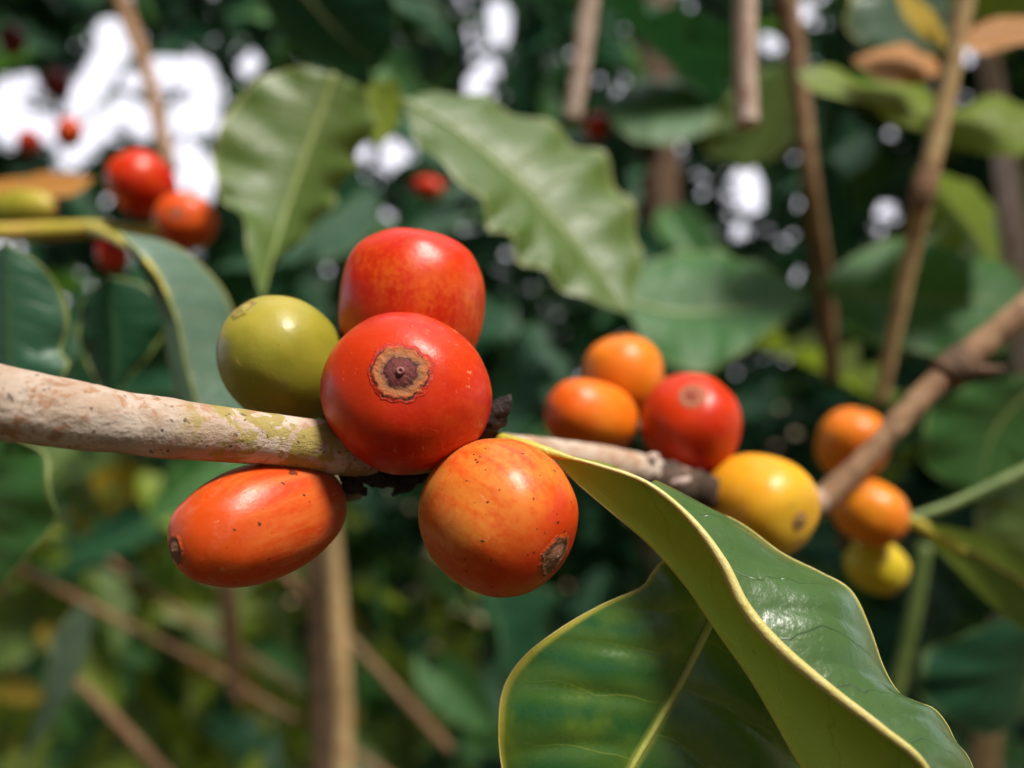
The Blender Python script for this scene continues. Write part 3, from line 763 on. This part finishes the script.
leaf([(622, 300), (650, 350), (690, 372), (730, 360), (770, 330), (812, 300)], [(622, 300), (670, 312), (720, 312), (770, 305), (812, 300)], [(622, 300), (650, 262), (700, 250), (750, 262), (790, 280), (812, 300)],
     ['leaf_mid'], 'mid green leaf above the soft focus red cherry', d=.27, off=(-.02, .02), wave=.05, group=LB, seed=9, midrib='midrib_green', mr=.0008)
leaf([(820, 282), (860, 330), (905, 345), (950, 362), (1000, 350), (1032, 300)], [(820, 282), (870, 296), (930, 300), (990, 300), (1032, 300)], [(820, 282), (860, 252), (910, 238), (965, 246), (1010, 268), (1032, 300)],
     ['leaf_mid'], 'mid green leaf behind the tan twig on the right', d=.29, off=(-.02, .02), wave=.05, group=LB, seed=10, midrib='midrib_green', mr=.0008)
leaf([(795, 72), (815, 92), (850, 98), (890, 120), (940, 140), (990, 155), (1080, 150)], [(795, 72), (840, 85), (900, 108), (960, 122), (1080, 150)], [(795, 72), (835, 66), (865, 84), (905, 78), (950, 110), (990, 96), (1040, 112), (1080, 150)],
     ['leaf_lime'], 'lime green sunlit leaf with wavy edge at the upper right', d=.25, off=(-.016, .022), wave=.06, group=LB, seed=11, midrib='midrib_green', mr=.0007)
leaf([(915, 170), (918, 215), (950, 250), (1000, 262)], [(915, 170), (945, 200), (975, 230), (1000, 262)], [(915, 170), (958, 178), (992, 205), (1000, 262)],
     ['leaf_lime'], 'small bright green leaf under the lime leaf', d=.28, off=(-.02, .02), wave=.03, group=LB, seed=12)
leaf([(1060, 370), (1000, 380), (950, 395), (922, 430), (930, 470), (980, 500)], [(1060, 370), (1020, 400), (990, 440), (980, 500)], [(1060, 370), (1070, 420), (1040, 470), (980, 500)],
     ['leaf_mid'], 'broad green leaf under the node of the right branch', d=.24, off=(-.01, .01), wave=.06, group=LB, seed=13, midrib='midrib_green', mr=.0007)
leaf([(915, 522), (940, 552), (975, 588), (1015, 625), (1080, 660)], [(915, 522), (950, 540), (990, 562), (1030, 590), (1080, 660)], [(915, 522), (955, 528), (1000, 540), (1050, 570), (1080, 660)],
     ['leaf_olive'], 'narrow olive leaf leaving the right hand cherries on a yellow stalk', d=.165, off=(.004, -.004), wave=.03, group=LB, seed=14, midrib='midrib_pale', mr=.0008,
     petiole=[(898, 516, .165, 5), (915, 522, .165, 6), (935, 534, .165, 6), (965, 551, .164, 5)])
leaf([(1080, 470), (1010, 490), (975, 515), (985, 550), (1040, 600)], [(1080, 470), (1050, 510), (1040, 550), (1040, 600)], [(1080, 470), (1095, 520), (1085, 560), (1040, 600)],
     ['leaf_olive'], 'olive leaf at the right edge above the narrow leaf', d=.26, off=(-.01, .01), wave=.05, group=LB, seed=15)
leaf([(1085, 620), (1000, 622), (940, 645), (915, 680), (940, 715), (985, 735), (1020, 720)], [(1085, 620), (1050, 650), (1030, 680), (1020, 720)], [(1085, 620), (1095, 660), (1070, 700), (1020, 720)],
     ['leaf_dark'], 'dark green leaf at the lower right edge', d=.22, off=(-.01, .01), wave=.04, group=LB, seed=16, midrib='midrib_green', mr=.0007)
leaf([(925, -40), (870, -20), (845, 15), (860, 45), (905, 68)], [(925, -40), (905, 0), (900, 35), (905, 68)], [(925, -40), (950, -5), (945, 40), (905, 68)],
     ['leaf_grey'], 'grey green leaf behind the curled brown leaf at the top', d=.30, off=(-.01, .01), wave=.05, group=LB, seed=17)
leaf([(852, 60), (866, 72), (890, 84), (915, 84), (942, 72)], [(852, 60), (875, 62), (900, 64), (942, 72)], [(852, 60), (875, 50), (905, 46), (930, 55), (942, 72)],
     ['leaf_brown'], 'curled dry brown leaf hanging at the top right', d=.24, off=(-.01, .012), wave=.05, wfreq=2.5, group=LB, seed=18, midrib='midrib_brown', mr=.0006)
leaf([(955, 42), (975, 52), (1005, 50), (1040, 40), (1075, 30)], [(955, 42), (985, 36), (1020, 30), (1075, 30)], [(955, 42), (980, 24), (1015, 16), (1050, 18), (1075, 30)],
     ['leaf_brown'], 'dry orange brown leaf at the top right edge', d=.23, off=(-.012, .01), wave=.05, wfreq=2.5, group=LB, seed=19, midrib='midrib_brown', mr=.0006)
leaf([(893, -14), (902, 10), (918, 34), (950, 50)], [(893, -14), (912, 8), (930, 30), (950, 50)], [(893, -14), (920, 0), (940, 24), (950, 50)],
     ['leaf_yellow'], 'narrow bright yellow leaf beside the tan twig at the top', d=.23, off=(-.006, .006), wave=.05, wfreq=2, group=LB, seed=20)
leaf([(960, -60), (940, -20), (960, 14), (1010, 18), (1080, -10)], [(960, -60), (990, -30), (1030, -10), (1080, -10)], [(960, -60), (1010, -60), (1060, -45), (1080, -10)],
     ['leaf_lime'], 'lime leaf in the upper right corner', d=.33, wave=.05, group=LB, seed=21)
leaf([(95, 178), (60, 172), (25, 176), (-10, 180), (-60, 188)], [(95, 178), (50, 184), (0, 188), (-60, 188)], [(95, 178), (75, 194), (35, 200), (-10, 202), (-60, 188)],
     ['leaf_brown'], 'dry golden brown leaf above the pale green cherry', d=.24, off=(.01, -.01), wave=.05, wfreq=2, group=LB, seed=22)
leaf([(250, -60), (262, 0), (290, 48), (340, 72), (380, 70)], [(250, -60), (300, -10), (340, 35), (380, 70)], [(250, -60), (330, -60), (385, -15), (398, 30), (380, 70)],
     ['leaf_dark'], 'dark leaf in deep shade at the top above the olive leaf', d=.30, off=(.01, -.01), wave=.03, group=LB, seed=23, midrib='midrib_green', mr=.0007)
leaf([(600, 104), (630, 138), (680, 142), (728, 120)], [(600, 104), (640, 112), (690, 116), (728, 120)], [(600, 104), (640, 84), (690, 88), (728, 120)],
     ['leaf_mid'], 'deep green leaf beside the far red cherry', d=.36, off=(-.01, .02), wave=.04, group=LB, seed=24)
leaf([(795, 60), (750, 75), (712, 120), (706, 150), (745, 172)], [(795, 60), (775, 100), (755, 140), (745, 172)], [(795, 60), (800, 110), (785, 150), (745, 172)],
     ['leaf_olive'], 'dull olive leaf behind the pinkish stub', d=.36, off=(-.01, .01), wave=.05, group=LB, seed=25)
leaf([(395, 78), (370, 84), (362, 108), (368, 134), (380, 146)], [(395, 78), (382, 100), (378, 125), (380, 146)], [(395, 78), (402, 100), (396, 128), (380, 146)],
     ['leaf_lime'], 'small translucent leaf between the two olive leaves', d=.21, off=(-.004, .004), wave=.06, group=LB, seed=26)
leaf([(86, 600), (66, 618), (52, 640), (44, 690), (20, 770)], [(86, 600), (72, 640), (54, 690), (20, 770)], [(86, 600), (92, 630), (72, 690), (20, 770)],
     ['leaf_grey'], 'narrow pale shiny leaf in the lower left corner', d=.42, off=(-.01, .01), wave=.05, group=LB, seed=27)

# ------------------------------------------------------------------ the thicket
# places where the sky shows: capsules (x1, y1, x2, y2, r)
GAPS = [(112, 28, 116, 50, 14), (112, 55, 80, 100, 13), (155, 70, 200, 72, 14), (125, 108, 146, 120, 15), (205, 88, 208, 118, 9), (182, 118, 192, 120, 15), (185, 150, 205, 175, 12),
        (202, 190, 204, 195, 6), (8, 92, 8, 130, 14), (45, 128, 30, 128, 15), (95, 132, 70, 152, 13), (168, 178, 180, 182, 7), (250, 64, 250, 64, 10), (100, 118, 104, 122, 8), (128, 80, 134, 82, 7), (26, 80, 27, 80, 7),
        (498, 10, 500, 30, 12), (478, 78, 470, 92, 10), (490, 65, 490, 65, 6), (364, 150, 364, 150, 8), (394, 148, 394, 158, 9), (641, 42, 641, 42, 6), (748, 176, 752, 200, 11), (740, 228, 740, 228, 5),
        (770, 39, 770, 39, 6), (801, 10, 803, 10, 7), (886, 208, 886, 208, 5), (970, 52, 970, 52, 4), (971, 90, 971, 90, 5), (677, 146, 677, 146, 4), (802, 277, 802, 277, 4), (0, 240, 0, 250, 5), (2, 195, 4, 200, 6)]


def in_gap(x, y, m):
    for x1, y1, x2, y2, r in GAPS:
        dx, dy = x2 - x1, y2 - y1
        l2 = dx * dx + dy * dy
        s = 0 if l2 == 0 else max(0, min(1, ((x - x1) * dx + (y - y1) * dy) / l2))
        if math.hypot(x - x1 - s * dx, y - y1 - s * dy) < r * 0.68 + m:
            return True
    return False


def unit_leaf(nu, nv, seed, width=0.36, wave=0.05, droop=0.18):
    """leaf one unit long along +y, normal +z"""
    r = random.Random(seed)
    V, U, F = [], [], []
    p0, fq = r.uniform(0, 6), r.uniform(3.5, 5.5)
    side = r.uniform(-.08, .08)
    for i in range(nu):
        u = i / (nu - 1)
        w = width * 0.5 * max(0.0, (math.sin(math.pi * u ** 0.85)) ** 0.75) * (1 - 0.25 * u ** 4) + 0.004
        if u > 0.85:
            w *= 1 - 0.35 * math.sin((u - .85) / .15 * math.pi)
        for j in range(-nv, nv + 1):
            s = j / nv
            ww = w * (1 + 0.07 * math.sin(fq * 6.28 * u + p0 + (2 if j > 0 else 0)))
            zz = -droop * u * u + 0.10 * abs(s) * ww / 0.18 + wave * math.sin(fq * 6.28 * u + p0 + (2 if j > 0 else 0)) * s * s * ww / 0.18
            V.append(Vector((s * ww + side * math.sin(math.pi * u), u, zz)))
            U.append((u, 0.5 + 0.5 * s))
    wd = 2 * nv + 1
    for i in range(nu - 1):
        for j in range(wd - 1):
            F.append((i * wd + j, i * wd + j + 1, (i + 1) * wd + j + 1, (i + 1) * wd + j))
    return V, F, U


def frame_for(al, nr):
    al = al.normalized()
    nr = (nr - al * nr.dot(al)).normalized()
    return Matrix((al.cross(nr), al, nr)).transposed()


def rand_pose(r, face=0.6):
    al = Vector((r.uniform(-1, 1), r.uniform(-.5, .3), r.uniform(-1.0, .25)))
    nr = Vector((r.uniform(-.8, .8), r.uniform(-1, -.2) * face, r.uniform(.0, 1.0)))
    if al.length < .2:
        al = Vector((.4, 0, -1))
    return frame_for(al, nr)


CELL = 5
X0, X1, Y0, Y1 = -260, 1284, -200, 968
NX, NY = (X1 - X0) // CELL, (Y1 - Y0) // CELL
cover = [[0] * NX for _ in range(NY)]
samp_cache = {}


def samples(k, n):
    key = (k, n)
    if key not in samp_cache:
        out = []
        V = VAR[k][0]
        nu = 14
        for i in range(nu):
            a, b = V[i * 7], V[i * 7 + 6]
            for j in range(n):
                out.append(a.lerp(b, j / (n - 1)))
        fin = []
        for i in range(nu - 1):
            for q in range(2):
                for j in range(n):
                    fin.append(out[i * n + j].lerp(out[(i + 1) * n + j], q / 2))
        samp_cache[key] = fin
    return samp_cache[key]


VAR = [unit_leaf(14, 3, s, width=w, droop=dr) for s, w, dr in ((1, .38, .15), (2, .42, .30), (3, .34, .08), (4, .40, .22), (5, .36, -.10), (6, .44, .18))]


def try_leaf(k, Rm, pos, size, margin, mark=True):
    pts = []
    n = 12 if size / max(.05, pos.y) * FPX > 130 else 8
    for s in samples(k, n):
        w = pos + Rm @ (s * size)
        q = proj(w)
        if q is None:
            continue
        pts.append(q)
    for x, y in pts:
        if -40 < x < 1064 and -40 < y < 808 and in_gap(x, y, margin):
            return False
    if mark:
        for x, y in pts:
            cx, cy = int((x - X0) // CELL), int((y - Y0) // CELL)
            if 0 <= cx < NX and 0 <= cy < NY:
                cover[cy][cx] += 1
    return True


def sun_hole(pos, tip=None):
    """True when a leaf up here would shade what the photograph shows sunlit"""
    for tx, ty, tz, rad in HOLES:
        c = Vector((tx, ty, tz)) + CAM
        for f in (0.0, 0.35, 0.7, 1.0):
            v = (pos if tip is None else pos.lerp(tip, f)) - c
            s = v.dot(SUN)
            if s > 0 and (v - SUN * s).length < rad:
                return True
    return False


HOLES = [(*(P(px, py, d) - CAM), r) for px, py, d, r in
         ((420, 420, .08, .085), (560, 500, .08, .06), (800, 620, .075, .06), (100, 400, .065, .05), (690, 430, .125, .05), (860, 480, .165, .05), (960, 350, .165, .04), (290, 170, .19, .06), (520, 190, .18, .07),
          (150, 210, .19, .05), (190, 330, .135, .03), (910, 110, .25, .07), (960, 40, .24, .05), (925, 200, .22, .04), (960, 220, .28, .05), (745, 60, .2, .03), (930, 300, .29, .03), (980, 430, .24, .05),
          (30, 520, .13, .05), (40, 230, .2, .04), (60, 180, .24, .04), (585, 60, .24, .05), (597, 126, .38, .06), (428, 187, .40, .05), (745, 60, .2, .05), (930, 150, .22, .05), (960, 0, .22, .05), (800, 60, .3, .03), (120, 60, .48, .04),
          (110, 560, .9, .3), (60, 600, .5, .24), (200, 620, .8, .28), (90, 720, .7, .26), (330, 600, .9, .26), (260, 740, .9, .26), (420, 640, 1.0, .2), (100, 600, 1.2, .3), (250, 650, 1.3, .3), (400, 700, 1.3, .25), (340, 680, .53, .06))]

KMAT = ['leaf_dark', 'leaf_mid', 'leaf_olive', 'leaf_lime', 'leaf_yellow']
KLAB = {'leaf_dark': 'dark green leaf lost in the blurred shade of the thicket', 'leaf_mid': 'mid green leaf blurred among the darker thicket leaves',
        'leaf_olive': 'olive green leaf blurred deep in the thicket', 'leaf_lime': 'light green leaf tinted for sunlight, blurred in the thicket', 'leaf_yellow': 'yellow leaf tinted for sunlight, blurred in the lower thicket'}
KGRP = {'leaf_dark': 'dark leaves of the blurred thicket', 'leaf_mid': 'mid green leaves of the blurred thicket', 'leaf_olive': 'olive leaves of the blurred thicket',
        'leaf_lime': 'light green leaves of the blurred thicket', 'leaf_yellow': 'sun-tinted yellow leaves of the blurred thicket'}
meshes = {}


def leaf_mesh(k, m):
    if (k, m) not in meshes:
        V, F, U = VAR[k]
        me = mesh('thicket_leaf', V, F, U)
        me.materials.append(M[m])
        meshes[(k, m)] = me
    return meshes[(k, m)]


def pick(px, py, r):  # paler colours at lower left paint in sunlight, dark ones elsewhere the shade
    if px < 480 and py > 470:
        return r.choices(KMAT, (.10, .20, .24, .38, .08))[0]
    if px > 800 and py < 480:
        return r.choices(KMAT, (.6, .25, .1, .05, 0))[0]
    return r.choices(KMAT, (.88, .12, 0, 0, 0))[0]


placed, tries = 0, 0
while placed < 240 and tries < 6000:
    tries += 1
    px, py = rnd.uniform(-60, 1084), rnd.uniform(-60, 828)
    lowleft = px < 480 and py > 480
    d = rnd.uniform(.36, .95) if not lowleft else rnd.uniform(.65, 1.2)
    size = rnd.uniform(.08, .15) if not lowleft else rnd.uniform(.06, .11)
    Rm = rand_pose(rnd)
    k = rnd.randrange(len(VAR))
    pos = P(px, py, d) - Rm @ Vector((0, size * .5, 0))
    if not try_leaf(k, Rm, pos - Vector((0, 0, 0)), size, 5):
        continue
    m = pick(px, py, rnd)
    o = bpy.data.objects.new('thicket_leaf', leaf_mesh(k, m))
    COL.objects.link(o)
    o.matrix_world = Matrix.Translation(pos) @ Rm.to_4x4() @ Matrix.Scale(size, 4)
    tag(o, KLAB[m], 'leaf', KGRP[m])
    placed += 1

# background leaves that read as one mass, plus unseen leaves added for shade
SV, SF, SU, SM = [], [], [], []


def add_mass(k, Rm, pos, size, mi):
    V, F, U = VAR[k]
    b = len(SV)
    for v in V:
        SV.append(pos + Rm @ (v * size))
    SU.extend(U)
    for f in F:
        SF.append(tuple(i + b for i in f))
        SM.append(mi)


nfill = 0
for need, dlo, dhi, sizes, marg, rounds in ((1, .9, 2.0, (1, 1, 1, .6, .6, .35), 3.5, 2), (1, .8, 1.6, (.5, .35, .25, .2), 2.5, 3), (3, 1.2, 2.6, (1, 1, .6, .35, .25), 2.0, 2), (3, .8, 1.4, (.4, .35, .3, .3, .25, .25, .2, .2), 2.0, 3)):
    for _ in range(rounds):
        cells = [(cx, cy) for cy in range(NY) for cx in range(NX) if cover[cy][cx] < need]
        rnd.shuffle(cells)
        for cx, cy in cells:
            if cover[cy][cx] >= need:
                continue
            px, py = X0 + (cx + .5) * CELL, Y0 + (cy + .5) * CELL
            if in_gap(px, py, 0.5):
                continue
            for sc_ in sizes:
                d = rnd.uniform(dlo, dhi)
                size = rnd.uniform(.10, .20) * sc_
                Rm = rand_pose(rnd)
                k = rnd.randrange(len(VAR))
                pos = P(px, py, d) - Rm @ Vector((0, size * .5, 0))
                if try_leaf(k, Rm, pos, size, marg):
                    add_mass(k, Rm, pos, size, KMAT.index(pick(px, py, rnd)))
                    nfill += 1
                    break
# unseen canopy added overhead and behind the camera to block sun and sky
ncan = 0
for i in range(12500):
    if i < 9200:
        pos = CAM + Vector((rnd.uniform(-1.7, 2.0), rnd.uniform(-.7, 2.6), rnd.uniform(.30, 1.1)))
    else:
        pos = CAM + Vector((rnd.uniform(-1.8, 1.8), rnd.uniform(-1.7, -.4), rnd.uniform(-.7, 1.2)))
    q = pos - CAM
    if q.y > 0 and q.z / q.y < 0.62:
        continue
    size = rnd.uniform(.10, .18)
    Rm = frame_for(Vector((rnd.uniform(-1, 1), rnd.uniform(-1, 1), rnd.uniform(-.6, .1))), Vector((rnd.uniform(-.5, .5), rnd.uniform(-.6, .4), 1)))
    if q.length < .38 or sun_hole(pos, pos + Rm @ Vector((0, size, 0))):
        continue
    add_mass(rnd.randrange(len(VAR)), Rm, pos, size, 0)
    ncan += 1
print('thicket', placed, 'mass', nfill, 'canopy', ncan)
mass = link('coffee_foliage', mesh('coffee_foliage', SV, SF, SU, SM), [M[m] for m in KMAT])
tag(mass, 'mass of dark coffee foliage filling the background, plus unseen leaves added for shade', 'foliage', None, 'stuff')

# ground
S = 150.0
g = link('ground', mesh('ground', [(-S, -S, 0), (S, -S, 0), (S, S, 0), (-S, S, 0)], [(0, 1, 2, 3)], smooth=False), M['soil'])
tag(g, 'brown soil with leaf litter under the coffee shrubs', 'ground', None, 'structure')

# ------------------------------------------------------------------ light, sky, camera
w = bpy.data.worlds.new("World")
scn.world = w
w.use_nodes = True
nt = w.node_tree
nt.nodes.clear()
sky = nt.nodes.new('ShaderNodeTexSky')
sky.sky_type = 'NISHITA'
sky.sun_disc = False
el = math.asin(SUN.z)
sky.sun_elevation = el
sky.sun_rotation = math.atan2(SUN.x, SUN.y)
sky.air_density = 1.0
sky.dust_density = 2.5
tcw = nt.nodes.new('ShaderNodeTexCoord')
nzw = nt.nodes.new('ShaderNodeTexNoise')
nzw.inputs['Scale'].default_value = 1.6
nzw.inputs['Detail'].default_value = 6
nt.links.new(tcw.outputs['Generated'], nzw.inputs['Vector'])
dotw = nt.nodes.new('ShaderNodeVectorMath')
dotw.operation = 'DOT_PRODUCT'
nt.links.new(tcw.outputs['Generated'], dotw.inputs[0])
dotw.inputs[1].default_value = Vector((-.1, .93, .33)).normalized()
addw = nt.nodes.new('ShaderNodeMath')
addw.operation = 'MULTIPLY_ADD'
nt.links.new(nzw.outputs[0], addw.inputs[0])
addw.inputs[1].default_value = 0.9
nt.links.new(dotw.outputs['Value'], addw.inputs[2])
mrw = nt.nodes.new('ShaderNodeMapRange')
mrw.interpolation_type = 'SMOOTHSTEP'
nt.links.new(addw.outputs[0], mrw.inputs[0])
mrw.inputs[1].default_value = 0.75
mrw.inputs[2].default_value = 1.05
mxw = nt.nodes.new('ShaderNodeMix')
mxw.data_type = 'RGBA'
nt.links.new(mrw.outputs[0], mxw.inputs[0])
nt.links.new(sky.outputs[0], mxw.inputs[6])
mxw.inputs[7].default_value = (5.2, 5.1, 5.7, 1)     # sunlit cloud
bg = nt.nodes.new('ShaderNodeBackground')
bg.inputs[1].default_value = 0.14
wo = nt.nodes.new('ShaderNodeOutputWorld')
nt.links.new(mxw.outputs[2], bg.inputs[0])
nt.links.new(bg.outputs[0], wo.inputs[0])

sl = bpy.data.lights.new('sun', 'SUN')
sl.energy = 3.5
sl.angle = math.radians(14.0)   # thin haze over the sun: soft-edged shadows
sl.color = (1.0, 0.95, 0.87)
so = bpy.data.objects.new('sun', sl)
COL.objects.link(so)
so.location = CAM + SUN * 5
so.rotation_euler = SUN.to_track_quat('Z', 'Y').to_euler()

cd = bpy.data.cameras.new('camera')
cd.sensor_width = 36
cd.lens = 36 * FPX / 1024
cd.clip_start = 0.005
cd.clip_end = 500
cd.dof.use_dof = True
cd.dof.focus_distance = 0.0715
cd.dof.aperture_fstop = cd.lens / 2.25
co = bpy.data.objects.new('camera', cd)
COL.objects.link(co)
co.location = CAM
co.rotation_euler = (math.radians(90), 0, 0)
scn.camera = co

scn.view_settings.view_transform = 'Standard'
scn.view_settings.look = 'None'
scn.view_settings.exposure = 0.82
scn.view_settings.gamma = 1
scn.render.engine = 'CYCLES'
scn.cycles.use_denoising = True
scn.cycles.max_bounces = 6
scn.cycles.caustics_reflective = False
scn.cycles.caustics_refractive = False
